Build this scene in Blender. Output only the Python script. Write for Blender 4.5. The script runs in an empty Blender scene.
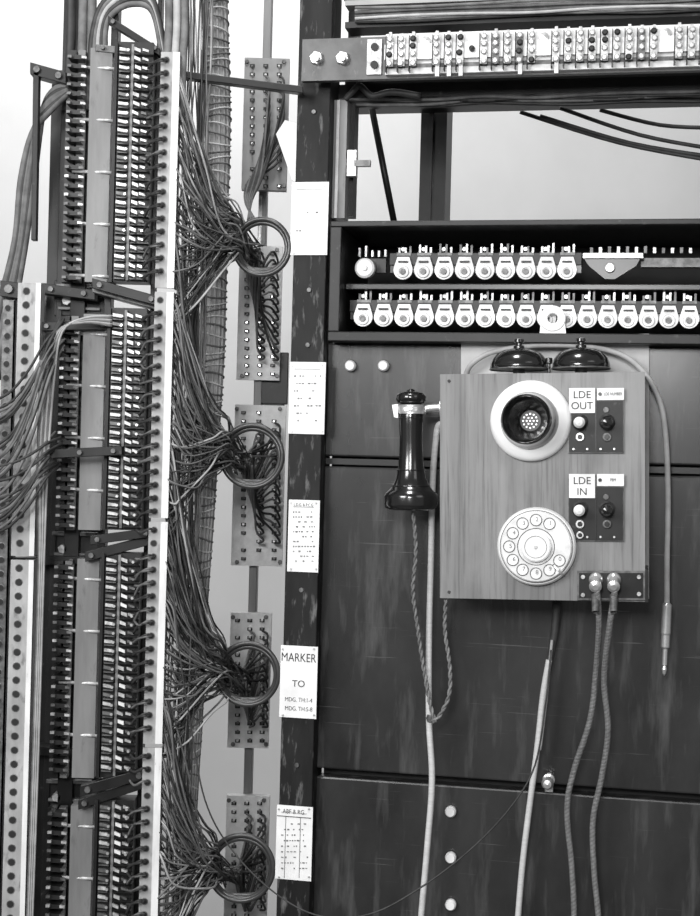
import bpy, math, random
from mathutils import Vector, Matrix
random.seed(4)
R_=random.uniform
f=1450.0; RO=0.026; ZC=1.45
CR,SR=math.cos(RO),math.sin(RO)
CAM=Vector((0,0,ZC))
sc=bpy.context.scene
sc.view_settings.view_transform='Standard'

def ray(px,py):
    dx=(px-350)/f; dz=(458-py)/f
    return Vector((dx*CR-dz*SR,1,dx*SR+dz*CR))
class Frame:
    def __init__(s,px,py,depth,yaw=0,roll=0):
        o=CAM+ray(px,py)*depth
        s.M=Matrix.Translation(o)@Matrix.Rotation(yaw,4,'Z')@Matrix.Rotation(roll,4,'Y')
        s.I=s.M.inverted(); s.c=s.I@CAM; s.I3=s.I.to_3x3()
    def p(s,px,py,off=0):
        d=s.I3@ray(px,py); t=(-off-s.c.y)/d.y
        return s.c+d*t
    def s_(s,px,py,off=0):
        d=s.I3@ray(px,py); return ((-off-s.c.y)/d.y)/f
    def pts(s,l): return [s.p(*a) for a in l]
YAW=math.radians(-11.5)
R=Frame(500,480,1.5,YAW)
T=Frame(544,486,1.405,YAW,-RO)
L=Frame(350,458,1.5,0)
LEAN=0.026
def ln(pxc,py): return pxc+(458-py)*LEAN

# ---------------- materials
def M(name,c1,c2=None,rough=.5,metal=0,scale=(20,20,20),detail=6,lo=.35,hi=.65,bump=0,speck=None,coat=0,spec=.5,speck2=None):
    m=bpy.data.materials.new(name); m.use_nodes=True
    nt=m.node_tree; b=nt.nodes['Principled BSDF']
    g=lambda c:(c,c,c,1) if not hasattr(c,'__len__') else (*c,1)
    b.inputs['Roughness'].default_value=rough; b.inputs['Metallic'].default_value=metal
    b.inputs['Specular IOR Level'].default_value=spec
    b.inputs['Coat Weight'].default_value=coat; b.inputs['Coat Roughness'].default_value=.2
    if c2 is None: c2=c1*.8
    tc=nt.nodes.new('ShaderNodeTexCoord')
    def noise(scl,det,lo,hi,a,bb):
        mp=nt.nodes.new('ShaderNodeMapping'); mp.inputs['Scale'].default_value=scl
        nz=nt.nodes.new('ShaderNodeTexNoise'); nz.inputs['Scale'].default_value=1; nz.inputs['Detail'].default_value=det
        nz.inputs['Roughness'].default_value=.6
        cr=nt.nodes.new('ShaderNodeValToRGB'); cr.color_ramp.elements[0].position=lo; cr.color_ramp.elements[1].position=hi
        cr.color_ramp.elements[0].color=a; cr.color_ramp.elements[1].color=bb
        nt.links.new(tc.outputs['Object'],mp.inputs[0]); nt.links.new(mp.outputs[0],nz.inputs['Vector']); nt.links.new(nz.outputs['Fac'],cr.inputs[0])
        return nz,cr
    nz,cr=noise(scale,detail,lo,hi,g(c1),g(c2))
    out=cr.outputs[0]
    for sp in (speck,speck2):
        if not sp: continue
        col,ss,l2,h2=sp
        n2,c2r=noise(ss,8,l2,h2,(0,0,0,1),(1,1,1,1))
        mx=nt.nodes.new('ShaderNodeMix'); mx.data_type='RGBA'
        nt.links.new(c2r.outputs[0],mx.inputs[0]); nt.links.new(out,mx.inputs[6]); mx.inputs[7].default_value=g(col)
        out=mx.outputs[2]
    nt.links.new(out,b.inputs['Base Color'])
    if bump:
        bp=nt.nodes.new('ShaderNodeBump'); bp.inputs['Strength'].default_value=bump; bp.inputs['Distance'].default_value=.002
        nt.links.new(nz.outputs['Fac'],bp.inputs['Height']); nt.links.new(bp.outputs[0],b.inputs['Normal'])
    return m
panelM=M('lacquered_panel',.007,.038,rough=.27,scale=(7,7,4),detail=10,lo=.32,hi=.68,speck=(.085,(60,60,9),.52,.78),bump=.14,spec=.55,speck2=(.18,(9,9,420),.64,.78))  # pale specks: scuffs plus patchy sheen painted into the base colour
darkM=M('dark_paint',.007,.016,rough=.4,scale=(30,30,30),speck=(.10,(90,90,90),.64,.8),spec=.3)
colM=M('scuffed_column',.007,.015,rough=.55,scale=(60,60,14),speck=(.13,(150,150,34),.56,.70),spec=.2)
beamM=M('worn_steel',.05,.09,rough=.4,scale=(40,40,40),speck=(.2,(120,120,60),.6,.75))
blackM=M('black_enamel',.008,.012,rough=.3)
bakM=M('bakelite',.006,.009,rough=.12,coat=.8)
voidM=M('dark_interior',.006,.01,rough=.7)
woodM=M('oak_wood',.13,.235,rough=.48,scale=(45,45,3),detail=10,lo=.3,hi=.7,bump=.15,speck=(.085,(260,260,9),.50,.68),speck2=(.27,(14,14,5),.5,.8))
barM=M('grey_bar',.13,.21,rough=.42,scale=(40,40,6),speck=(.06,(60,60,20),.6,.75))
stripM=M('perforated_steel',.26,.42,rough=.45,scale=(50,50,18),speck=(.10,(90,90,40),.56,.72))
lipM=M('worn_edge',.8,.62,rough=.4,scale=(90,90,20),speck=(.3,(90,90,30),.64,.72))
whiteM=M('white_enamel',.82,.74,rough=.3)
ivoryM=M('ivory_tag',.78,.6,rough=.38,scale=(80,80,80))
cardM=M('paper_card',.85,.72,rough=.7,scale=(35,35,35))
inkM=M('ink',.03,.06,rough=.8)
inkgM=M('faded_ink',.16,.2,rough=.8)
nickM=M('nickel',.75,.6,rough=.28,metal=.75,scale=(80,80,80))
tagM=M('tinned_tag',.7,.28,rough=.33,metal=.3,scale=(150,150,150))
tagdM=M('dull_tag',.16,.06,rough=.4,metal=.3,scale=(150,150,150))
grilleM=M('dark_grille',.02,.04,rough=.4)
ebonM=M('ebonite',.008,.02,rough=.4,scale=(90,90,90),spec=.35)
rubM=M('rubber_ring',.03,.05,rough=.3,scale=(60,60,60))
wireM=M('cotton_wire',.09,.18,rough=.75,scale=(60,60,60))
wiredM=M('dark_wire',.018,.045,rough=.6,scale=(60,60,60))
wirelM=M('light_wire',.30,.42,rough=.7,scale=(60,60,60))
cordM=M('pale_cord',.5,.6,rough=.6,scale=(90,90,400),bump=.2)
flexM=M('flex_cord',.13,.24,rough=.7,scale=(300,300,300))
flex2M=M('flex_cord_dark',.09,.17,rough=.7,scale=(300,300,300))
trunkM=M('laced_cable',.2,.4,rough=.8,scale=(90,90,60))
lidM=M('grey_paint',.24,.34,rough=.5)
boardM=M('backboard_paint',.42,.55,rough=.5)
wallM=M('plaster_wall',.62,.54,rough=.9,scale=(2,2,2))
floorM=M('linoleum',.12,.16,rough=.5,scale=(3,3,3))

# ---------------- builder
class B:
    def __init__(s,name,fr):
        s.n=name; s.fr=fr; s.V=[]; s.F=[]; s.MI=[]; s.S=[]; s.mats=[]
    def add(s,vs,fs,mat,smooth=False):
        if mat not in s.mats: s.mats.append(mat)
        k=s.mats.index(mat); o=len(s.V); s.V+= [Vector(v) for v in vs]
        for q in fs: s.F.append([i+o for i in q]); s.MI.append(k); s.S.append(smooth)
    def box(s,x0,x1,y0,y1,z0,z1,mat):
        x0,x1=min(x0,x1),max(x0,x1);y0,y1=min(y0,y1),max(y0,y1);z0,z1=min(z0,z1),max(z0,z1)
        v=[(x,y,z) for x in(x0,x1) for y in(y0,y1) for z in(z0,z1)]
        s.add(v,[(0,1,3,2),(4,6,7,5),(0,4,5,1),(2,3,7,6),(0,2,6,4),(1,5,7,3)],mat)
    def pbox(s,a,b,c,d,off,th,mat):
        F=s.fr; mx,my=(a+c)/2,(b+d)/2
        s.box(F.p(a,my,off).x,F.p(c,my,off).x,-off,-off+th,F.p(mx,d,off).z,F.p(mx,b,off).z,mat)
    def prism(s,poly,y0,y1,mat):
        ar=sum(poly[i][0]*poly[(i+1)%len(poly)][1]-poly[(i+1)%len(poly)][0]*poly[i][1] for i in range(len(poly)))
        if ar<0: poly=poly[::-1]
        n=len(poly); y0,y1=min(y0,y1),max(y0,y1)
        v=[(x,y0,z) for x,z in poly]+[(x,y1,z) for x,z in poly]
        fs=[list(range(n)),list(range(2*n-1,n-1,-1))]+[(i,i+n,(i+1)%n+n,(i+1)%n) for i in range(n)]
        s.add(v,fs,mat)
    def pprism(s,pl,off,th,mat):
        q=[s.fr.p(a,b,off) for a,b in pl]; s.prism([(v.x,v.z) for v in q],-off,-off+th,mat)
    def lathe(s,prof,c,ax,mat,seg=24,full=False):
        c=Vector(c); a=Vector(ax).normalized(); u=a.orthogonal().normalized(); w=a.cross(u)
        ring=lambda r,h:[c+a*h+(u*math.cos(2*math.pi*i/seg)+w*math.sin(2*math.pi*i/seg))*max(r,1e-5) for i in range(seg)]
        if full:
            v=[]
            for r,h in prof: v+=ring(r,h)
            fs=[(k*seg+i,k*seg+(i+1)%seg,(k+1)*seg+(i+1)%seg,(k+1)*seg+i) for k in range(len(prof)-1) for i in range(seg)]
            s.add(v,fs,mat,True)
        else:
            for k in range(len(prof)-1):
                v=ring(*prof[k])+ring(*prof[k+1])
                s.add(v,[(i,(i+1)%seg,seg+(i+1)%seg,seg+i) for i in range(seg)],mat,True)
    def disc(s,px,py,rpx,off,h,mat,seg=20,bev=.2):
        F=s.fr; c=F.p(px,py,off); r=rpx*F.s_(px,py,off)
        s.lathe([(r,0),(r,h*(1-bev)),(r*(1-bev*.6),h),(0,h)],c,(0,-1,0),mat,seg)
    def tube(s,pts,r,mat,sides=6,n=5,closed=False,taper=None):
        P=[Vector(p) for p in pts]
        out=[]
        m=len(P)
        if m==2 and not closed: out=P[:]
        else:
            rng=range(m) if closed else range(m-1)
            for i in rng:
                g=(lambda k:P[k%m]) if closed else (lambda k:P[max(0,min(m-1,k))])
                p0,p1,p2,p3=g(i-1),g(i),g(i+1),g(i+2)
                for j in range(n):
                    t=j/n
                    out.append(.5*((2*p1)+(p2-p0)*t+(2*p0-5*p1+4*p2-p3)*t*t+(3*p1-p0-3*p2+p3)*t**3))
            if not closed: out.append(P[-1])
        s.rawtube(out,r,mat,sides,closed,taper); return out
    def rawtube(s,out,r,mat,sides=6,closed=False,taper=None):
        N=len(out); v=[]; nrm=None
        for i in range(N):
            a=out[(i-1)%N] if closed or i>0 else out[i]; b=out[(i+1)%N] if closed or i<N-1 else out[i]
            t=(b-a)
            if t.length<1e-9: t=Vector((0,0,1))
            t.normalize()
            if nrm is None: nrm=t.orthogonal().normalized()
            else:
                nrm=nrm-t*nrm.dot(t)
                nrm=nrm.normalized() if nrm.length>1e-6 else t.orthogonal().normalized()
            w=t.cross(nrm); rr=r if taper is None else taper(i/(N-1))*r
            v+=[out[i]+(nrm*math.cos(2*math.pi*k/sides)+w*math.sin(2*math.pi*k/sides))*rr for k in range(sides)]
        fs=[]
        for i in range(N if closed else N-1):
            j=(i+1)%N
            fs+=[(i*sides+k,i*sides+(k+1)%sides,j*sides+(k+1)%sides,j*sides+k) for k in range(sides)]
        if not closed: fs+=[list(range(sides))[::-1],[ (N-1)*sides+k for k in range(sides)]]
        s.add(v,fs,mat,True)
    def twist(s,pts,r,rad,pitch,mats,sides=6):
        tmp=B('t',s.fr); cen=tmp.tube(pts,r,mats[0],n=8)
        d=[0]
        for i in range(1,len(cen)): d.append(d[-1]+(cen[i]-cen[i-1]).length)
        N=int(d[-1]/(pitch/8)); res=[];j=0
        for k in range(N+1):
            q=d[-1]*k/N
            while j<len(d)-2 and d[j+1]<q: j+=1
            t=(q-d[j])/max(1e-9,d[j+1]-d[j]); res.append(cen[j].lerp(cen[j+1],min(1,t)))
        for q,mt in enumerate(mats):
            o=[]
            for k in range(len(res)):
                a=res[max(0,k-1)];b=res[min(len(res)-1,k+1)];t=(b-a).normalized()
                n=t.cross(Vector((0,1,0))).normalized();w=t.cross(n)
                an=k/8*2*math.pi+q*2*math.pi/len(mats)
                o.append(res[k]+(n*math.cos(an)+w*math.sin(an))*rad)
            s.rawtube(o,r,mt,sides)
    def text(s,st,px,py,hpx,off,mat,rot=0,xs=1):
        cu=bpy.data.curves.new('t','FONT'); cu.body=st; cu.align_x='CENTER'; cu.align_y='CENTER'; cu.extrude=0
        ob=bpy.data.objects.new('t',cu); sc.collection.objects.link(ob)
        me=ob.to_mesh(); c=s.fr.p(px,py,off); k=hpx*s.fr.s_(px,py,off)*1.35
        v=[]
        for q in me.vertices:
            x,z=q.co.x*k*xs,q.co.y*k
            v.append((c.x+x*math.cos(rot)-z*math.sin(rot),c.y,c.z+x*math.sin(rot)+z*math.cos(rot)))
        s.add(v,[list(p.vertices) for p in me.polygons],mat)
        ob.to_mesh_clear(); bpy.data.objects.remove(ob); bpy.data.curves.remove(cu)
    def done(s,bevel=0):
        xs=[v.x for v in s.V];ys=[v.y for v in s.V];zs=[v.z for v in s.V]
        c=Vector(((min(xs)+max(xs))/2,(min(ys)+max(ys))/2,(min(zs)+max(zs))/2))
        me=bpy.data.meshes.new(s.n); me.from_pydata([v-c for v in s.V],[],s.F)
        for m in s.mats: me.materials.append(m)
        me.polygons.foreach_set('material_index',s.MI); me.polygons.foreach_set('use_smooth',s.S)
        me.update()
        ob=bpy.data.objects.new(s.n,me); sc.collection.objects.link(ob)
        ob.matrix_world=(s.fr.M if s.fr else Matrix())@Matrix.Translation(c)
        if bevel:
            md=ob.modifiers.new('bevel','BEVEL'); md.width=bevel; md.segments=2; md.limit_method='ANGLE'; md.angle_limit=math.radians(50)
        return ob

# ---------------- room
class W: M=Matrix()
b=B('wall_back',W); b.box(-3,3,3.2,3.3,0,3.4,wallM); b.done()
b=B('floor',W); b.box(-3,3,-1.2,3.3,-.1,0,floorM); b.done()
zf=lambda F:-F.M.translation.z

# ---------------- right: column, panels
def vb(b,pxl,pxr,off,th,mat,py0,py1=None):
    F=b.fr; x0=F.p(pxl,458,off).x; x1=F.p(pxr,458,off).x
    z1=F.p(ln((pxl+pxr)/2,py0),py0,off).z; z0=zf(F) if py1 is None else F.p(ln((pxl+pxr)/2,py1),py1,off).z
    b.box(x0,x1,-off,-off+th,z0,z1,mat)
b=B('rack_upright',R)
vb(b,288,321,.02,.045,colM,-80)
for py in(112,290,345,590,765):
    b.disc(ln(305,py),py,2.4,.02,.002,tagdM,12)
b.done(.001)

def zz(px,py,off=0): return R.p(px,py,off).z
xl=R.p(324,458).x; xr=R.p(820,458).x
def panel(name,z0,z1,studs):
    b=B(name,R); b.box(xl,xr,0,.02,z0,z1,panelM)
    for px,py in studs:
        b.disc(px,py,6.2,0,.002,darkM); b.disc(px,py,5.6,.002,.007,whiteM,20,.4)
    return b
b=panel('cabinet_panel',zz(324,456),zz(328,343),[(351,366),(384,366)]); b.done(.002)
b=panel('cabinet_panel',zz(317,768),zz(324,466),[])
b.done(.002)
b=panel('cabinet_panel',zf(R),zz(317,776),[(451,811),(451,857),(451,904)]); b.done(.002)
b=B('cabinet_body',R); b.box(xl+.004,xr,.021,.30,zf(R),zz(328,343)-.003,voidM)
b.box(xl+.001,xr,.004,.02,zz(324,464),zz(324,458),blackM)
b.done()
b=B('thumb_screw',R); c=R.p(549,779,0); s=R.s_(549,779)
b.lathe([(6*s,0),(6*s,.004),(3.5*s,.005),(3.5*s,.014),(5.5*s,.016),(6*s,.022),(4*s,.027),(0,.028)],c,(0,-1,0),nickM)
b.pbox(545,781,553,792,.004,.004,tagM); b.done()

# ---------------- shelf with keys
b=B('relay_shelf',R)
zt=zz(330,221,.03); zb=zz(330,341,.03)
x0=R.p(329,280,.03).x
b.box(x0,xr,-.03,.13,zt-.006,zt,darkM)
b.box(x0,xr,-.03,.13,zb,zb+.010,darkM)
b.box(x0,x0+.012,-.03,.13,zb+.010,zt-.006,darkM)
b.box(x0,xr,.12,.13,zb+.01,zt-.006,voidM)
b.box(x0+.012,xr,-.004,.12,zz(345,290,0),zz(345,284,0),blackM)
b.done(.001)
def keyrow(name,pxs,py0,off):
    b=B(name,R)
    zc=R.p(345+20,py0,off).z
    xa=R.p(pxs[0]-14,py0,off).x; xb=R.p(pxs[-1]+14,py0,off).x
    b.box(xa,xb,-off+.004,-off+.03,zc+.004,zc+.016,ebonM)
    b.box(xa,xb,-off+.008,-off+.012,zc-.004,zc+.006,blackM)
    for i,px in enumerate(pxs):
        c=R.p(px,py0,off); c.z=zc
        s=R.s_(px,py0,off); r=9.6*s
        poly=[]
        for k in range(15):
            a=math.radians(-200+220*k/14)
            poly.append((c.x+r*math.cos(a),zc-.002+r*math.sin(a)))
        poly+=[(c.x+r*.62,zc+r*1.15),(c.x-r*.62,zc+r*1.15)]
        b.prism(poly,-off,-off+.004,whiteM if random.random()<.5 else ivoryM)
        cc=Vector((c.x,-off,zc-.004))
        b.lathe([(r*.62,0),(r*.62,.002),(r*.42,.002),(r*.42,.0004),(0,.0004)],cc,(0,-1,0),ivoryM,14)
        b.lathe([(r*.66,.0002),(r*.62,.0002)],cc,(0,-1,0),tagdM,14)
        b.lathe([(r*.34,0),(r*.28,.002),(0,.002)],cc,(0,-1,0),tagdM,10)
        b.box(c.x-r*.5,c.x+r*.5,-off-.0022,-off,zc+r*.55,zc+r*.72,ebonM)
        for dx in(-.55,.1,.6):
            h=R_(.008,.013)
            b.box(c.x+dx*r-.0011,c.x+dx*r+.0011,-off+.008,-off+.011,zc+.014,zc+.014+h,tagM if random.random()<.6 else tagdM)
        b.box(c.x-r*.75,c.x+r*.75,-off+.003,-off+.016,zc+.0135,zc+.0165,tagdM)
        b.lathe([(.0022,0),(.0022,.003),(0,.003)],(c.x-r*.2,-off+.012,zc+.021),(0,-1,0),tagM,8)
    return b
pxs=[403+20.5*i for i in range(9)]
b=keyrow('key_strip',pxs,268,-.005)
c=R.p(366,269,-.005); s=R.s_(366,269)
b.lathe([(10*s,0),(10*s,.008),(8*s,.010),(3*s,.010),(3*s,.013),(0,.013)],c,(0,-1,0),whiteM)
b.box(c.x-.008,c.x+.02,.012,.016,c.z-.003,c.z+.012,ebonM)
for i in range(5):
    x=c.x-.010+i*.007; b.box(x,x+.0022,.012,.02,c.z+.014,c.z+R_(.02,.026),tagM)
q=[(583,257),(641,257),(636,266),(615,279),(605,279),(589,266)]
b.pprism(q,.002,.006,blackM); b.disc(610,268,5,.002,.004,tagM,12)
b.pprism([(583,253),(643,253),(643,258),(583,258)],.006,.012,tagM)
b.pprism([(641,258),(760,258),(760,267),(641,267)],-.01,.01,tagdM)
for i in range(12):
    x=590+i*9; b.pbox(x,247+R_(-1,1),x+3,253,-.01,.004,tagM if i%2 else tagdM)
b.done()
pxs=[363+20.4*i for i in range(21)]
b=keyrow('key_strip',pxs,315,.004)
b.done()

# ---------------- top beam / terminal strip
zc=R.p(343,59,.05).z; s=R.s_(343,59,.05)
b=B('terminal_strip',R)
xa=R.p(302,59,.05).x; xb=R.p(387,50,.05).x
b.box(xa,xr,-.05,-.042,zc-21*s,zc+21*s,beamM)
b.box(xa,xr,-.042,-.02,zc+15*s,zc+21*s,darkM)
for px in(317,343):
    b.disc(px,59,7,.05,.006,nickM,6); b.disc(px,59,3.5,.056,.004,tagM,10)
b.box(xb-.02,xb-.005,-.053,-.05,zc-17*s,zc+18*s,tagM)
b.lathe([(.004,0),(.004,.003),(0,.003)],(xb-.012,-.053,zc+.01),(0,-1,0),darkM,10)
b.lathe([(.004,0),(.004,.003),(0,.003)],(xb-.012,-.053,zc-.008),(0,-1,0),darkM,10)
b.box(xb,xr,-.058,-.05,zc-19*s,zc+21*s,ivoryM)
b.box(xb,xr,-.0583,-.058,zc-13*s,zc-9*s,tagdM)
b.box(xb,xr,-.064,-.058,zc-6*s,zc+9*s,whiteM)
x=xb+.006;i=0
while x<xr-.01:
    g=(i%10)
    if g in(3,):
        b.lathe([(.0045,0),(.0045,.004),(0,.005)],(x,-.058,zc+.013),(0,-1,0),nickM,12)
    elif g==7 and random.random()<.6:
        b.lathe([(.003,0),(.003,.004),(0,.005)],(x,-.064,zc+.002),(0,-1,0),ebonM,12)
    else:
        w=.0034
        b.box(x-w,x+w,-.067,-.064,zc-13*s,zc+15*s,tagM if random.random()<.85 else tagdM)
        for dz in(-11,-2,6,13):
            b.lathe([(.0031,0),(.0031,.002),(.002,.003),(0,.003)],(x+R_(-.0005,.0005),-.067,zc+dz*s),(0,-1,0),nickM if random.random()<.85 else ebonM,9)
        b.box(x-w*1.4,x-w*1.15,-.066,-.058,zc-18*s,zc+17*s,ebonM)
        if random.random()<.25: b.box(x-.001,x+.003,-.066,-.063,zc-24*s,zc-13*s,ivoryM)
        b.box(x-.0015,x+.0015,-.066,-.063,zc+15*s,zc+R_(18,21)*s,tagM)
    x+=.0118 if g!=3 else .012; i+=1
b.done()
b=B('overhead_framework',R)
def hbar(px,py,h,off,th,mat):
    c=R.p(px,py,off); s=R.s_(px,py,off)
    b.box(c.x,xr,-off,-off+th,c.z-h/2*s,c.z+h/2*s,mat)
hbar(345,25,6,.03,.03,darkM)
hbar(345,3,5,.03,.02,lidM)
hbar(340,-14,16,.03,.05,darkM)
hbar(330,92,14,-.02,.05,darkM)
b.pbox(347,-60,356,216,-.02,.02,darkM)
c0=R.p(333,160,.0)
b.box(c0.x,c0.x+.014,-.0,.02,zz(337,218),zz(340,100),barM)
b.box(c0.x+.003,c0.x+.006,-.001,.0,zz(337,218),zz(340,100),ivoryM)
b.pbox(347,150,356,176,.002,.01,tagM); b.pbox(354,160,370,166,.002,.006,tagdM)
b.pbox(420,100,446,222,-.26,.05,darkM)
b.pbox(428,104,432,222,-.255,.006,darkM)
hbar(336,100,10,-.2,.05,darkM)
b.tube(R.pts([(371,104,-.1),(394,222,-.1)]),.004,darkM)
b.box(R.p(345,80,-.05).x,xr,.05,.09,zz(345,92,-.05),zz(345,80,-.05),voidM)  # near-black box stands for the shadow under the terminal strip
b.done()
b=B('overhead_cable_run',R)
for k in range(8):
    py=8+k*2.0; off=.036+R_(-.004,.004)
    z=R.p(350,py,off).z
    pts=[(R.p(355,py,off).x+j*.06,-off,z+R_(-.0012,.0012)) for j in range(10)]
    b.tube(pts,.0016,[wireM,wirelM,wireM,wiredM][k%4],6)
for k in range(9):
    off=-.03+R_(-.02,.02); z=R.p(350,96+k*1.4,off).z
    pts=[(R.p(345,100,off).x+j*.05,-off,z+R_(-.003,.003)) for j in range(12)]
    b.tube(pts,.002,wiredM if k%3 else wireM,5)
for (a,c_) in(((520,112),(720,162)),((560,108),(720,150)),((600,110),(720,128)),((540,116),(720,158))):
    m=((a[0]+c_[0])/2,(a[1]+c_[1])/2+6)
    b.tube(R.pts([(*a,-.1),(*m,-.12),(*c_,-.12)]),.0022,wiredM,6)
b.tube(R.pts([(345,100,-.0),(352,92,.0),(360,86,0),(372,96,0),(392,92,0),(420,96,0)]),.0035,wiredM,8)
b.done()

# ---------------- label cards
def card(x0,y0,x1,y1,fn):
    b=B('label_card',R); b.pbox(x0,y0,x1,y1,.0225,.0012,cardM)
    for (cx,cy) in((x0+3,y0+3),(x1-3,y0+3),(x0+3,y1-3),(x1-3,y1-3)): b.disc(cx,cy,1.1,.0225,.0012,nickM,8)
    fn(b,x0,y0,x1,y1,.0229); b.done()
def line(b,x0,y,x1,o,h=.8,m=inkM): b.pbox(x0,y-h/2,x1,y+h/2,o,.0003,m)
def rows(n,top=10,dens=.5,m=inkM):
    def g(b,x0,y0,x1,y1,o):
        line(b,x0+5,y0+7,x1-5,o,.5,lidM)
        for k in range(n):
            y=y0+top+k*(y1-y0-top-6)/n; x=x0+5
            while x<x1-5:
                w=R_(1,2.6)
                if random.random()<dens: line(b,x,y,min(x+w,x1-4),o,R_(.8,1.6),m)
                x+=w+1.1
    return g
card(291,182,328,255,rows(3,12,.3,inkgM))
card(289,362,325,434,rows(7,14,.35,inkgM))
def c3(b,*a):
    b.text("L.D.G. & P.C.G",(a[0]+a[2])/2,a[1]+5,3.2,a[4],inkM,xs=.75); rows(11,12,.6,inkgM)(b,*a)
card(288,500,319,572,c3)
def c4(b,x0,y0,x1,y1,o):
    b.text("MARKER",(x0+x1)/2,y0+12,9,o,inkM,xs=.78); b.text("TO",(x0+x1)/2,y0+38,7,o,inkM)
    b.text("MDG. TH:1-4",(x0+x1)/2,y0+54,4.4,o,inkM,xs=.85); b.text("MDG. TH:5-8",(x0+x1)/2,y0+63,4.4,o,inkM,xs=.85)
card(280,646,317,718,c4)
def c5(b,x0,y0,x1,y1,o):
    b.text("ABF & RG.",(x0+x1)/2,y0+6,4.6,o,inkM,xs=.85); line(b,x0+1,y0+11,x1-1,o)
    for q in(.25,.66): b.pbox(x0+(x1-x0)*q-.3,y0+11,x0+(x1-x0)*q+.3,y1-2,o,.0003,inkgM)
    rows(9,18,.5,inkgM)(b,x0,y0,x1,y1,o)
card(276,806,312,880,c5)

# ---------------- telephone
b=B('wall_telephone',T)
cnr=lambda px,py,o=0:T.p(px,py,o)
X0,X1=cnr(440,486).x,cnr(645,486).x; Z0,Z1=cnr(544,600).z,cnr(544,373).z
b.box(X0,X1,0,.078,Z0,Z1,woodM)
q0,q1=T.p(461,337,-.078),T.p(649,338,-.078)
b.box(q0.x,q1.x,.0785,.088,Z0-.004,q0.z,boardM)
cs=T.p(553,319,-.074); s=T.s_(553,319,-.074)
b.lathe([(5*s,0),(13*s,0),(13*s,.005),(12*s,.006),(6*s,.006),(5*s,.005),(5*s,0)],cs,(0,-1,0),whiteM,24)
b.prism([(cs.x-12*s,cs.z-5*s),(cs.x-7*s,cs.z-8*s),(cs.x+7*s,cs.z-8*s),(cs.x+12*s,cs.z-5*s),(cs.x+14*s,cs.z-24*s),(cs.x-14*s,cs.z-24*s)],cs.y-.005,cs.y,ivoryM)
# bells
for px in(519,581):
    c=T.p(px,373,-.030); s=T.s_(px,373,-.030); c.z=Z1+.003
    b.lathe([(28*s,3*s),(29*s,4*s),(28.5*s,8*s),(26.5*s,13*s),(22*s,18.5*s),(15*s,22*s),(7*s,23.5*s),(0,24*s)],c,(0,0,1),bakM,48,True)
    b.lathe([(0,2.5*s),(28*s,3*s)],c,(0,0,1),blackM,36)
    b.lathe([(29*s,2*s),(29.6*s,2.8*s),(29*s,3.6*s)],c,(0,0,1),tagdM,48)
    b.lathe([(6*s,-.003),(6*s,2.6*s)],c,(0,0,1),tagdM,16)
    b.lathe([(5.5*s,24*s),(5.5*s,26*s),(3.2*s,27*s),(3.2*s,29*s),(5*s,30*s),(4.6*s,33*s),(0,34*s)],c,(0,0,1),bakM,16)
c=T.p(549,372,-.02); s=T.s_(549,372,-.02); c.z=Z1
b.lathe([(1.6*s,0),(1.6*s,10*s),(3.6*s,11*s),(3.6*s,16*s),(0,17*s)],c,(0,0,1),bakM,12)
# mouthpiece
c=T.p(531,421); s=T.s_(531,421)
b.lathe([(40.5*s,0),(40.5*s,.004),(38.5*s,.007),(36*s,.0085),(30*s,.010),(28*s,.010)],c,(0,-1,0),whiteM,56,True)
b.lathe([(28.5*s,.009),(28.5*s,.013),(27*s,.0165),(25*s,.026),(24.6*s,.031),(23*s,.0325),(21.5*s,.031),(18*s,.018),(12*s,.006),(10*s,.003)],c,(-.08,-1,.03),bakM,56,True)
b.lathe([(11*s,.0035),(0,.0038)],c,(-.08,-1,.03),grilleM,24)
for rr,nn in((0,1),(3.4,6),(7,12)):
    for k in range(nn):
        a=2*math.pi*k/nn; b.lathe([(.95*s,0),(.9*s,.0008),(0,.0008)],c+Vector((rr*s*math.cos(a)-.0005,-.0038,rr*s*math.sin(a))),(0,-1,0),nickM,7)
# dial
c=T.p(537,546); s=T.s_(537,546)
b.lathe([(39*s,0),(39*s,.006),(37.5*s,.009),(35.5*s,.010),(0,.010)],c,(0,-1,0),whiteM,60)
b.lathe([(36.2*s,.0100),(36.2*s,.0102),(35.4*s,.0102)],c,(0,-1,0),tagdM,60)
b.lathe([(35*s,.010),(35*s,.0125),(34*s,.0135),(0,.0135)],c,(0,-1,0),ivoryM,60)
b.lathe([(18.5*s,.0136),(18.5*s,.0138),(17.8*s,.0138),(17.8*s,.0136)],c,(0,-1,0),inkM,48)
b.lathe([(15*s,.0135),(15*s,.017),(13.5*s,.018),(0,.018)],c,(0,-1,0),whiteM,40)
b.lathe([(11*s,.0182),(11*s,.0184),(10.6*s,.0184)],c,(0,-1,0),inkM,40)
b.lathe([(1.8*s,.018),(1.8*s,.019),(0,.019)],c,(0,-1,0),nickM,10)
for k in range(10):
    a=math.radians(60+k*30); rr=26.5*s
    cc=c+Vector((rr*math.cos(a),0,rr*math.sin(a)))
    b.lathe([(6.1*s,.0136),(6.1*s,.0142),(5.3*s,.0142),(5.3*s,.0136)],cc,(0,-1,0),tagdM,20)
    b.lathe([(5.2*s,.0137),(0,.0137)],cc,(0,-1,0),cardM,20)
    px=537+26.5*math.cos(a); py=546-26.5*math.sin(a)
    b.text(str((k+1)%10),px,py,4.4,.0142,inkgM)
a=math.radians(-45); b.tube([c+Vector((38*s*math.cos(a),-.008,38*s*math.sin(a))),c+Vector((34*s*math.cos(a),-.018,34*s*math.sin(a))),c+Vector((24*s*math.cos(a),-.019,24*s*math.sin(a)))],.0012,nickM,6)
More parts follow.
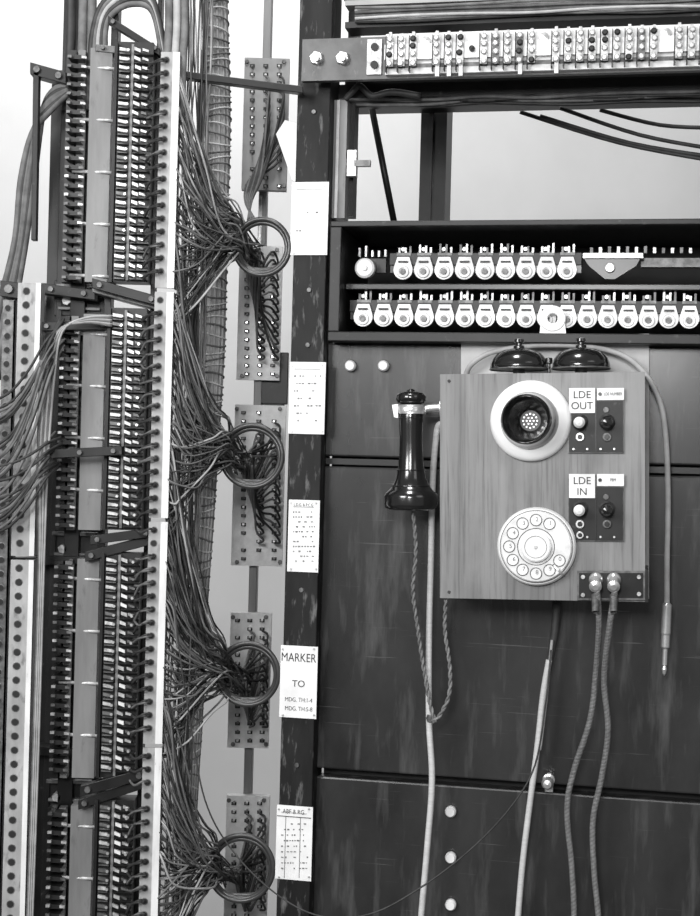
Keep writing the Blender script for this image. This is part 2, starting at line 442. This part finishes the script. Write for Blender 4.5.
# switch plates
for (y0,y1,lab,sub,ky) in((389,453,"OUT","LDE NUMBER",422),(475,541,"IN","PBM",509)):
    b.pbox(568,y0,623.5,y1,.003,.003,tagdM)
    b.pbox(569,y0+12,623,y1-.6,.0036,.0006,darkM)
    b.pbox(595.5,y0,596.3,y1,.0046,.001,blackM)
    b.pbox(569,y0-1,595,y0+(24 if lab=='OUT' else 23),.0048,.0014,cardM); b.pbox(597,y0-1,624,y0+11,.0048,.0014,cardM)
    b.text("LDE",582,y0+6,7.6,.0052,inkM); b.text(lab,582,y0+17,7.6,.0052,inkM)
    b.text(sub,613,y0+5,3.2,.0052,inkM,xs=.7)
    b.disc(600,y0+5,1.8,.0048,.001,blackM,10)
    for px,mt in((580,whiteM),(607,bakM)):
        s=T.s_(px,ky); c=T.p(px,ky,.004)
        b.lathe([(8*s,0),(8*s,.002),(6*s,.003)],c,(0,-1,0),ebonM,20)
        b.lathe([(3.5*s,.002),(3*s,.010),(5.4*s,.013),(5.6*s,.018),(3.5*s,.021),(0,.022)],c,(0,-1,-.05),mt,20)
        b.disc(px,ky+15,4.4,.004,.002,nickM if px<590 else tagdM,14); b.disc(px,ky+15,2.6,.006,.0012,blackM,10)
        if lab=='IN' and px<590: b.disc(px,ky+26,3.8,.004,.002,nickM,14); b.disc(px,ky+26,2.2,.006,.001,blackM,10)
        if px>590: b.disc(px-1,ky-12,3.0,.004,.0015,tagdM,10)
        for dx in(-8,9):
            b.disc(px+dx*.8,y1-4,1.2,.004,.001,nickM,8)
# corner jack plate
b.pprism([(577,571),(645,571),(645,600),(577,600)],.004,.004,tagdM); b.pprism([(579,573),(643,573),(643,598),(579,598)],.0048,.001,darkM)
b.box(X1,X1+.003,-.004,.05,Z0,T.p(645,569).z,darkM)
for px,py in((583,577),(639,577),(583,595),(639,594)): b.disc(px,py,2.2,.0048,.002,tagM,10)
for px in(596,614):
    c=T.p(px,579,.004); s=T.s_(px,577)
    b.lathe([(7*s,0),(7*s,.003),(5.6*s,.005),(5.4*s,.014),(6.2*s,.015),(6.2*s,.018),(3*s,.020),(0,.020)],c,(0,-1,-.35),nickM,20)
    b.lathe([(4.2*s,.017),(3.4*s,.035)],c,(0,-.6,-1),tagdM,14)
for px,py in((449,381),(449,592)): b.disc(px,py,1.6,0,.001,inkM,8)
# receiver hook
c=T.p(411,409,-.03); s=T.s_(411,409,-.03)
b.lathe([(12.2*s,-5*s),(14.5*s,-5*s),(15.5*s,0),(14.5*s,4*s),(12.2*s,4*s)],c,(0,0,1),nickM,28,True)
b.pprism([(392,405),(398,404),(398,418),(394,417)],-.018,.003,nickM)
b.tube([c+Vector((14*s,0,0)),c+Vector((24*s,.0,1*s)),Vector((X0+.002,c.y,c.z+1*s))],4*s,nickM,10)
b.lathe([(10*s,0),(10*s,.004),(0,.004)],(X0-.0035,c.y,c.z),(1,0,0),nickM,16)
b.done(.0007)

b=B('telephone_receiver',T)
off=-.03
top=T.p(411,392,off); s=T.s_(411,392,off)
prof=[(0,392),(9,392),(13,393.5),(15,396),(15,400),(13,403),(9,405),(10,408),(11.5,411),(12,415),(12,425),(11.4,440),(12,455),(13,468),(15,478),(18,485),(22,490),(26,493.5),(27,497),(26.5,501),(27,504),(26,508),(20,510),(0,510)]
prof=[(r*s,-(y-392)*s) for r,y in prof]
b.lathe(prof,top,(0,0,1),bakM,40,True)
for y,r in((418,12),(470,13.8),(486,19)): b.lathe([(r*s,-(y-392.8)*s),((r+.8)*s,-(y-392)*s),(r*s,-(y-391.2)*s)],top,(0,0,1),bakM,40,True)
b.lathe([(4*s,0),(4*s,2*s),(2*s,3*s),(0,3*s)],top,(0,0,1),bakM,14)
b.done()

# ---------------- telephone cords
b=B('receiver_cord',T)
b.twist(T.pts([(413,510,-.03),(416,550,-.03),(413,590,-.035),(418,630,-.04),(424,670,-.045),(431,708,-.04),(436,722,-.04)]),.0013,.0011,.017,[flexM,flex2M])
b.twist(T.pts([(446,600,-.05),(445,630,-.05),(450,668,-.045),(449,695,-.04),(440,715,-.04),(432,722,-.04)]),.0013,.0011,.017,[flexM,flex2M])
b.tube(T.pts([(437,430,-.06),(434,460,-.06),(432,505,-.06),(431,560,-.06),(429,640,-.055),(429,720,-.05),(432,780,-.05),(427,850,-.05),(420,930,-.05),(412,1040,-.05)]),.0032,cordM,10)
b.tube(T.pts([(441,424,-.06),(437,430,-.06),(433,470,-.06)]),.0032,cordM,10)
b.lathe([(.0045,-.004),(.0052,0),(.0045,.004)],T.p(431,718,-.05),(0,0,1),tagdM,12,True)
b.done()
b=B('exchange_cord',T)
b.tube(T.pts([(557,602,-.06),(555,630,-.06),(550,660,-.06),(545,685,-.06)]),.0048,wiredM,10,taper=lambda t:1-.35*t)
b.tube(T.pts([(549,660,-.056),(543,695,-.06),(537,750,-.06),(529,810,-.06),(521,880,-.06),(512,1000,-.06)]),.0031,cordM,10)
b.tube(T.pts([(552,640,-.054),(546,700,-.057),(540,750,-.058)]),.0016,wirelM,6)
b.done()
b=B('braided_cord',T)
for P in([(597,590,.018),(599,625,.005),(596,670,-.03),(590,720,-.04),(574,770,-.05),(567,810,-.05),(572,870,-.05),(574,930,-.05),(570,1030,-.05)],
         [(615,590,.018),(609,630,.005),(604,680,-.03),(608,730,-.04),(602,775,-.05),(593,820,-.05),(594,870,-.05),(599,930,-.05),(600,1030,-.05)]):
    b.tube(T.pts(P),.0027,flexM,8,8)
    b.twist(T.pts(P),.0011,.0021,.008,[flexM,flex2M,flexM,flex2M],5)
b.done()
b=B('patch_cord',T)
b.tube(T.pts([(466,374,-.07),(472,364,-.064),(490,353,-.063),(520,347,-.063),(552,345,-.062),(590,347,-.063),(622,355,-.062),(645,374,-.06),(660,402,-.06),(666,440,-.06),(668,500,-.06),(667,560,-.06),(667,608,-.06)]),.0028,wirelM,10,8)
c=T.p(667,603,-.06); s=T.s_(667,603,-.06)
b.lathe([(3.4*s,0),(5*s,2*s),(5*s,30*s),(4.4*s,32*s),(4.4*s,44*s),(2.6*s,46*s),(2.6*s,62*s),(1.8*s,63*s),(2.6*s,66*s),(1.6*s,71*s),(0,73*s)],c,(-.04,0,-1),nickM,16)
b.done()
b=B('loose_wire',L)
b.tube(L.pts([(172,560,.05),(178,640,.05),(190,720,.05),(205,800,.05),(232,850,.05),(275,893,.06),(320,916,.07),(370,914,.09),(420,888,.09),(470,850,.09),(510,808,.1),(535,765,.1),(546,700,.1),(551,650,.09)]),.0009,wiredM,6,8)
b.done()

# ================= LEFT: distribution frame (in L)
SEC=[(42,282),(308,530),(553,778),(800,1000)]
b=B('distribution_frame',L)
for a,c_,off,th,mt,t in((42,53,-.07,.012,darkM,70),(100,107,-.035,.02,darkM,-60),(52,58,-.06,.02,darkM,-60),(146,150,-.03,.02,darkM,-60),
                        (66,81,-.05,.012,darkM,40),(36,43,-.09,.02,tagdM,283),(10,14,-.05,.02,darkM,283)):  # rear bars added as dark fill behind the strips
    vb(b,a,c_,off,th,mt,t)
def strap(x0,y0,x1,y1,h,off,th,mat,bolts=()):
    b.pprism([(x0,y0),(x1,y1),(x1,y1+h),(x0,y0+h)],off,th,mat)
    for q in bolts:
        px=x0+(x1-x0)*q; py=y0+(y1-y0)*q+h/2
        b.disc(px,py,h*.3,off,.004,tagdM,8)
strap(30,62,66,72,12,-.02,.02,darkM,(.2,.8))
b.pprism([(33,72),(39,72),(36,240),(31,240)],-.02,.01,darkM)
strap(0,280,30,284,16,-.03,.02,darkM,(.3,))
strap(40,283,95,290,10,-.03,.02,darkM,(.2,.8)); strap(92,278,158,296,10,.005,.012,darkM,(.12,.9))
strap(92,288,158,306,4,-.01,.03,tagdM)
for (x0,x1,y0,y1) in((54,108,281,316),(50,100,529,562),(44,94,777,808)):  # dark boxes added to fill the bright gaps between sections
    b.pbox(x0,y0,x1,y1,-.062,.02,darkM); b.pbox(x0+2,y0+3,x1-2,y0+7,-.055,.01,tagdM); b.pbox(x0+4,y1-9,x1-8,y1-6,-.055,.01,barM)
    b.disc(x0+14,(y0+y1)/2+3,5,-.06,.01,tagM,6)
strap(40,322,110,320,9,-.0,.012,darkM,(.1,.9))
strap(38,450,122,446,9,.02,.012,darkM,(.08,.5,.9))
strap(90,536,152,528,9,.005,.012,darkM,(.12,.9)); strap(85,552,150,535,10,-.0,.03,darkM,(.1,))
strap(0,558,90,556,8,-.04,.02,darkM,(.3,.8))
strap(80,786,146,768,11,.005,.012,darkM,(.12,.9)); strap(78,800,146,778,10,-.0,.03,darkM,(.1,))
strap(0,742,75,750,9,-.04,.02,darkM,(.3,.8))
strap(177,70,303,86,7,.0,.012,darkM,(.03,))
strap(108,15,160,48,8,-.01,.01,darkM,(.1,.9)); strap(95,44,135,48,7,-.01,.02,tagdM,(.2,.9))
b.done(.0006)

for (y0,y1) in SEC:
    b=B('terminal_block',L)
    vb(b,80,102,-.012,.02,barM,y0+6,y1)
    for k,py in enumerate(range(int(y0)+25,int(y1),52)):
        px=ln(91,py)
        b.tube(L.pts([(px-26,py,-.02),(px+18,py+2,-.008)]),.0018,tagM,8)
    vb(b,57,66,-.03,.018,ebonM,y0+8,y1); vb(b,68,75,-.028,.012,barM,y0+8,y1)
    py=y0+12
    while py<y1-4:
        px=ln(66,py)
        b.pprism([(px-8,py),(px+6,py+1),(px+6,py+5),(px-8,py+4.5)],-.012,.016,ebonM)
        b.pprism([(px+5,py+1.5),(px+10,py+2.5),(px+10,py+4.5),(px+5,py+4)],-.010,.004,tagM if random.random()<.6 else tagdM)
        b.pprism([(px-9,py+.8),(px-5,py+.8),(px-5,py+3.4),(px-9,py+3.4)],-.008,.004,tagM if random.random()<.35 else tagdM)
        py+=9.2
    vb(b,106,143,-.004,.025,ebonM,y0,y1)
    vb(b,104,107,.004,.03,darkM,y0,y1)
    vb(b,121,123.5,.004,.008,barM,y0+2,y1-2)
    py=y0+6
    while py<y1-6:
        px=ln(0,py); j=R_(-.6,.6)
        b.pprism([(px+109,py-1+j),(px+117,py+.5),(px+117,py+3.4),(px+109,py+2.2+j)],.012,.003,tagM if random.random()<.6 else tagdM)
        b.pprism([(px+109,py+4.2),(px+119,py+5),(px+119,py+6.2),(px+109,py+5.6)],.004,.006,tagdM)
        b.disc(px+118,py+2.2,1.6,.012,.002,nickM,8)
        dx=R_(-1,1)
        b.pprism([(px+124+dx,py-1.5),(px+130+dx,py+1+j),(px+130+dx,py+4.2),(px+124+dx,py+1.8)],.016,.003,ivoryM if random.random()<.4 else tagM)
        b.pprism([(px+132,py),(px+138,py+2),(px+138,py+4.2),(px+132,py+2.6)],.010,.004,tagdM if random.random()<.55 else tagM)
        b.pbox(px+124,py+5.2,px+142,py+6.4,.006,.008,blackM)
        if random.random()<.4: b.disc(px+136,py+3,1.6,.010,.003,nickM,8)
        py+=9.0
    b.done()

def perf(pxc,w,y0,y1,off,sp,hx,mat,r=2.6,lip=4):
    b=B('perforated_strip',L)
    vb(b,pxc-w/2,pxc+w/2,off,.003,mat,y0,y1)
    vb(b,pxc+w/2-1.2,pxc+w/2,off,.02,mat,y0,y1)
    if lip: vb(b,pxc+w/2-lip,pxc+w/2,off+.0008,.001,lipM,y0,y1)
    py=y0+8; hs=[]
    while py<min(y1,1000)-4:
        px=ln(pxc+hx,py)
        b.disc(px,py,r+.8,off,.0006,tagdM,12); b.disc(px,py,r,off+.0004,.0005,voidM,12); hs.append((px,py)); py+=sp
    b.done(); return hs
H=[]
for y0,y1 in((52,288),(292,518),(522,744),(748,1000)): H+=perf(160,19,y0,y1,.03,13.2,-4,stripM,2.8,7)
perf(25,23,283,556,.01,14,-3,stripM,3.2,5); perf(25,23,560,1000,.01,14,-3,stripM,3.2,5)
perf(5,12,300,1000,-.02,14,-1,tagdM,3,0)

b=B('jumper_wires',L)
for px,py in H:
    for q in range(2):
        y2=py+R_(-6,6)+q*5
        if any(a-2<y2<c_ for a,c_ in SEC):
            b.tube(L.pts([(px,py,.03),(px-5,py-1+q*2,.042),(px-13,py+3,.03),(ln(138,y2),y2+3,.012)]),.0013,wiredM if random.random()<.7 else wireM,5,4)
b.done()

RINGS=[(262,247,28),(252,456,31),(248,674,31),(241,868,33)]
FANS=[((62,340),(234,236)),((230,540),(224,452)),((430,765),(220,676)),((680,990),(212,868))]
for gi,((ya,yb),(ex,ey)) in enumerate(FANS):
    b=B('wire_harness',L)
    hs=[h for h in H if ya<=h[1]<=yb]
    tx,ty,tr=RINGS[gi]
    for k,(px,py) in enumerate(hs):
        for q in range(5):
            sx=px+R_(10,13); sy=py+R_(-5,5); e=(ex+R_(-10,8),ey+R_(-20,18)+ (py-ey)*.07)
            dy=e[1]-sy; o=R_(-.02,.015)
            sag=R_(2,20)
            hx=R_(.2,.44)
            P=[(sx,sy,.022),(px+R_(15,21),sy+dy*.10+sag*.4,.022+o),(px+15+(e[0]-px-15)*hx,sy+dy*R_(.42,.5)+sag,.015+o),(px+15+(e[0]-px-15)*R_(.62,.78),sy+dy*.84+sag*.5,-.01+o),(e[0],e[1],-.03+o*.5)]
            if q<3:P.append((tx-tr+R_(2,16),ty+R_(-6,16),-.06))
            else: P.append((tx-tr*.4+R_(-8,14),ty+R_(-4,20),-.12))
            b.tube(L.pts(P),R_(.0007,.0012),random.choice([wireM,wiredM,wiredM,wirelM,wireM,wireM]),5,5)
    b.done()
for gi,(cx,cy,r) in enumerate(RINGS):
    b=B('cable_coil',L)
    for t in range(2):
        off=-.03-.004*t; rr=r-t*3.2
        P=[]
        for k in range(16):
            a=2*math.pi*k/16
            P.append((cx+t*.6+rr*math.cos(a)*.98,cy+t*.6+rr*math.sin(a),off+.006*math.cos(a)))
        b.tube(L.pts(P),.0026,rubM,10,4,closed=True)
    for k in range(2):
        b.tube(L.pts([(cx-r+2,cy-8+k*6,-.03),(cx-r*.7,cy+r*.6,-.035),(cx-r*.2,cy+r*.9-k*3,-.04),(cx+r*.5,cy+r*.85-k*2,-.035)]),.0022,rubM,6)
    b.done()
BL=[(243,58,288,190),(238,246,281,380),(233,405,284,566),(229,613,270,748),(225,796,268,930)]
for i,(x0,y0,x1,y1) in enumerate(BL):
    b=B('tag_block',L); off=-.25
    b.pbox(x0,y0,x1,y1,off,.0125,lidM if i==0 else ivoryM)
    w=(x1-x0)
    for c_ in range(3):
        py=y0+6
        while py<y1-5:
            px=x0+w*(.2+.3*c_)
            if random.random()<.9:
                b.pbox(px-2.2,py,px+2.8,py+3.2,off+.001,.001,ebonM)
                b.pbox(px-1.0,py+.8,px+1.0,py+2.4,off+.012,.012,nickM if random.random()<.5 else tagdM)
            py+=8.6
    for px,py in((x0+4,y0+4),(x1-4,y0+4),(x0+4,y1-4),(x1-4,y1-4)): b.disc(px,py,2.2,off,.003,tagdM,10)
    b.done()
    b=B('hanging_wires',L)
    if i==0: tx,ty=252,240
    else: tx,ty,_=RINGS[i-1]
    rows_=[y0+18+k*8 for k in range(int((y1-y0-30)/8))]
    for k,sy in enumerate(rows_):
        if i==0 and k>7: break
        for q in range(2):
            sx=x0+(x1-x0)*(.82 if q else .5)
            if i==0:
                P=[(sx,sy,off+.012),(sx+4,sy+6,off+.03),(sx+2-k*.5,sy+30,off+.04),(262-k*2+q*4,168+k*2,off+.06),(252-k,200,off+.09),(tx-4+k,ty-20,-.06)]
            elif sy>ty-10:
                P=[(sx,sy,off+.012),(sx+5,sy-3+q*2,off+.035),(sx-2,sy-12,off+.05),(x0+10+k*.8+q*4,ty+30+(sy-ty)*.3,off+.07),(tx-12+k*.8,ty+R_(0,10),-.1)]
            else:
                P=[(sx,sy,off+.012),(sx+5,sy+4,off+.035),(sx+1,sy+16,off+.045),(x0+14+k*.6,max(sy,ty-20)+18,off+.08),(tx-12+k,ty+R_(2,14),-.1)]
            b.tube(L.pts(P),.0014,wiredM if (k+q)%3 else wireM,6,5)
    b.done()
b=B('rear_rail',L)
vb(b,252,260,-.262,.03,barM,-80); b.pbox(256,352,288,404,-.2635,.012,darkM); b.pbox(262,384,284,442,-.264,.012,darkM)
b.pbox(258,195,262,246,-.2615,.004,tagM)
b.done(.001)
b=B('paper_tag',L); b.pprism([(285,120),(299,124),(297,182),(292,180),(276,134)],-.08,.001,cardM); b.done()

b=B('laced_cable',L)
TP=[(214,-40,-.08),(216,40,-.08),(218,120,-.08),(216,200,-.08),(214,280,-.08),(212,360,-.07),(208,440,-.07),(204,520,-.07),(198,620,-.07),(195,720,-.07),(190,820,-.07),(186,980,-.07)]
tp=lambda t:1-.55*min(1,max(0,(t-.42)*2))
cen=b.tube(L.pts(TP),.0125,trunkM,16,10,taper=tp)
for a in range(14):
    an=2*math.pi*a/14
    b.tube([p+Vector((math.cos(an),math.sin(an),0))*(.0122*tp(i*6/len(cen))) for i,p in enumerate(cen[::6])],.0017,[trunkM,wirelM,wirelM][a%3],5,3)
for i in range(2,len(cen)-2):
    r=.0144*tp(i/len(cen))
    P=[cen[i]+Vector((r*math.cos(a),r*math.sin(a),.0035*math.cos(a+i))) for a in [2*math.pi*k/12 for k in range(12)]]
    b.tube(P,.0010,cordM if i%2 else wireM,5,2,closed=True)
b.done()
b=B('vertical_wires',L)
for k in range(34):
    x=R_(176,203); o=R_(-.04,.01); P=[]
    for py in range(-40,1001,90):
        P.append((ln(x,py)+R_(-4,4)-3,py,o))
    a=random.randint(0,5); b.tube(L.pts(P[a:] if k%2 else P[:12-a]),R_(.0007,.0012),random.choice([wireM,wiredM,wirelM,wireM]),5,5)
for px in(168,176,184): b.tube(L.pts([(px,-40,-.01),(px+1,20,-.01),(px-1,60,0),(px-3,120,.02)]),.0042,wirelM if px==176 else wireM,8)
b.done()
b=B('cable_bend',L)
for k in range(5):
    b.tube(L.pts([(106-k*4,70,-.03),(105-k*3,32,-.03),(112-k*2,14-k*3,-.03),(132,4-k*5,-.03),(153,12-k*3,-.03),(163+k,60,-.03)]),.0034,[wireM,wiredM,wirelM][k%3],8)
for px,o in((82,-.045),(91,-.045),(70,-.05),(76,-.06)):
    b.tube(L.pts([(px+2,-40,o),(px+1,10,o),(px,52,o),(px-4,110,o)]),.005,wireM if px>80 else wiredM,8)
b.done()
b=B('side_cables',L)
for k in range(6):
    d=k*4.4
    b.tube(L.pts([(68,86+k*1.5,-.03),(54-k,90+d,-.03),(43-d*.5,112+d,-.035),(34-d*.6,180,-.04),(26-d*.5,240,-.045),(16-d*.7,300,-.05),(4-d,380,-.05)]),.0036,[wireM,wiredM,wireM][k%3],8)
for k in range(34):
    y=R_(318,350) if k<20 else R_(430,470)
    x=ln(62,y)+R_(-8,0)
    dy=R_(70,170) if k<20 else R_(30,80)
    b.tube(L.pts([(x,y,.0),(x-14,y+dy*.2,.035),(x-30,y+dy*.55,.035),(x-50,y+dy*.85,.03),(x-75,y+dy,.02)]),R_(.0011,.0017),random.choice([wiredM,wireM,wiredM]),6)
for k in range(6):
    b.tube(L.pts([(112,316+k*2,.012),(85,318+k,.02),(62-k,332,.025),(54-k*2,380,.025),(48-k*2,460,.022),(44-k,560,.02),(38-k,760,.01),(30-k,980,.01)]),.0013,[wirelM,wireM][k%2],6)
b.done()

# ---------------- camera, lights
cam=bpy.data.cameras.new('camera'); co=bpy.data.objects.new('camera',cam); sc.collection.objects.link(co)
cam.lens=f/916*36; cam.sensor_width=36; cam.clip_start=.05
co.matrix_world=Matrix(((CR,-SR,0,0),(0,0,-1,0),(SR,CR,0,ZC),(0,0,0,1)))
sc.camera=co
def area(name,loc,tgt,size,en):
    l=bpy.data.lights.new(name,'AREA'); l.size=size; l.energy=en
    o=bpy.data.objects.new(name,l); sc.collection.objects.link(o); o.location=loc
    o.rotation_euler=(Vector(tgt)-Vector(loc)).to_track_quat('-Z','Y').to_euler()
area('window_light',(-1.4,-.4,2.2),(0,1.5,1.45),.9,46)
area('room_light',(1.6,-.6,2.6),(.2,1.5,1.4),1.2,7)
area('front_fill',(-.22,-.35,1.85),(-.1,1.75,1.4),.3,15)  # added fill from the front, brightens the tag blocks through the gap
area('overhead_fill',(-.12,1.0,2.95),(-.13,1.75,1.4),.35,14)  # added fill from above for the tag blocks, no fixture modelled
area('wall_fill',(-.5,2.5,3.0),(-.3,3.2,2.0),1.0,22)  # added fill behind the racks to brighten the rear wall
w=bpy.data.worlds.new('world'); sc.world=w; w.use_nodes=True
w.node_tree.nodes['Background'].inputs[0].default_value=(.9,.9,.9,1); w.node_tree.nodes['Background'].inputs[1].default_value=.28
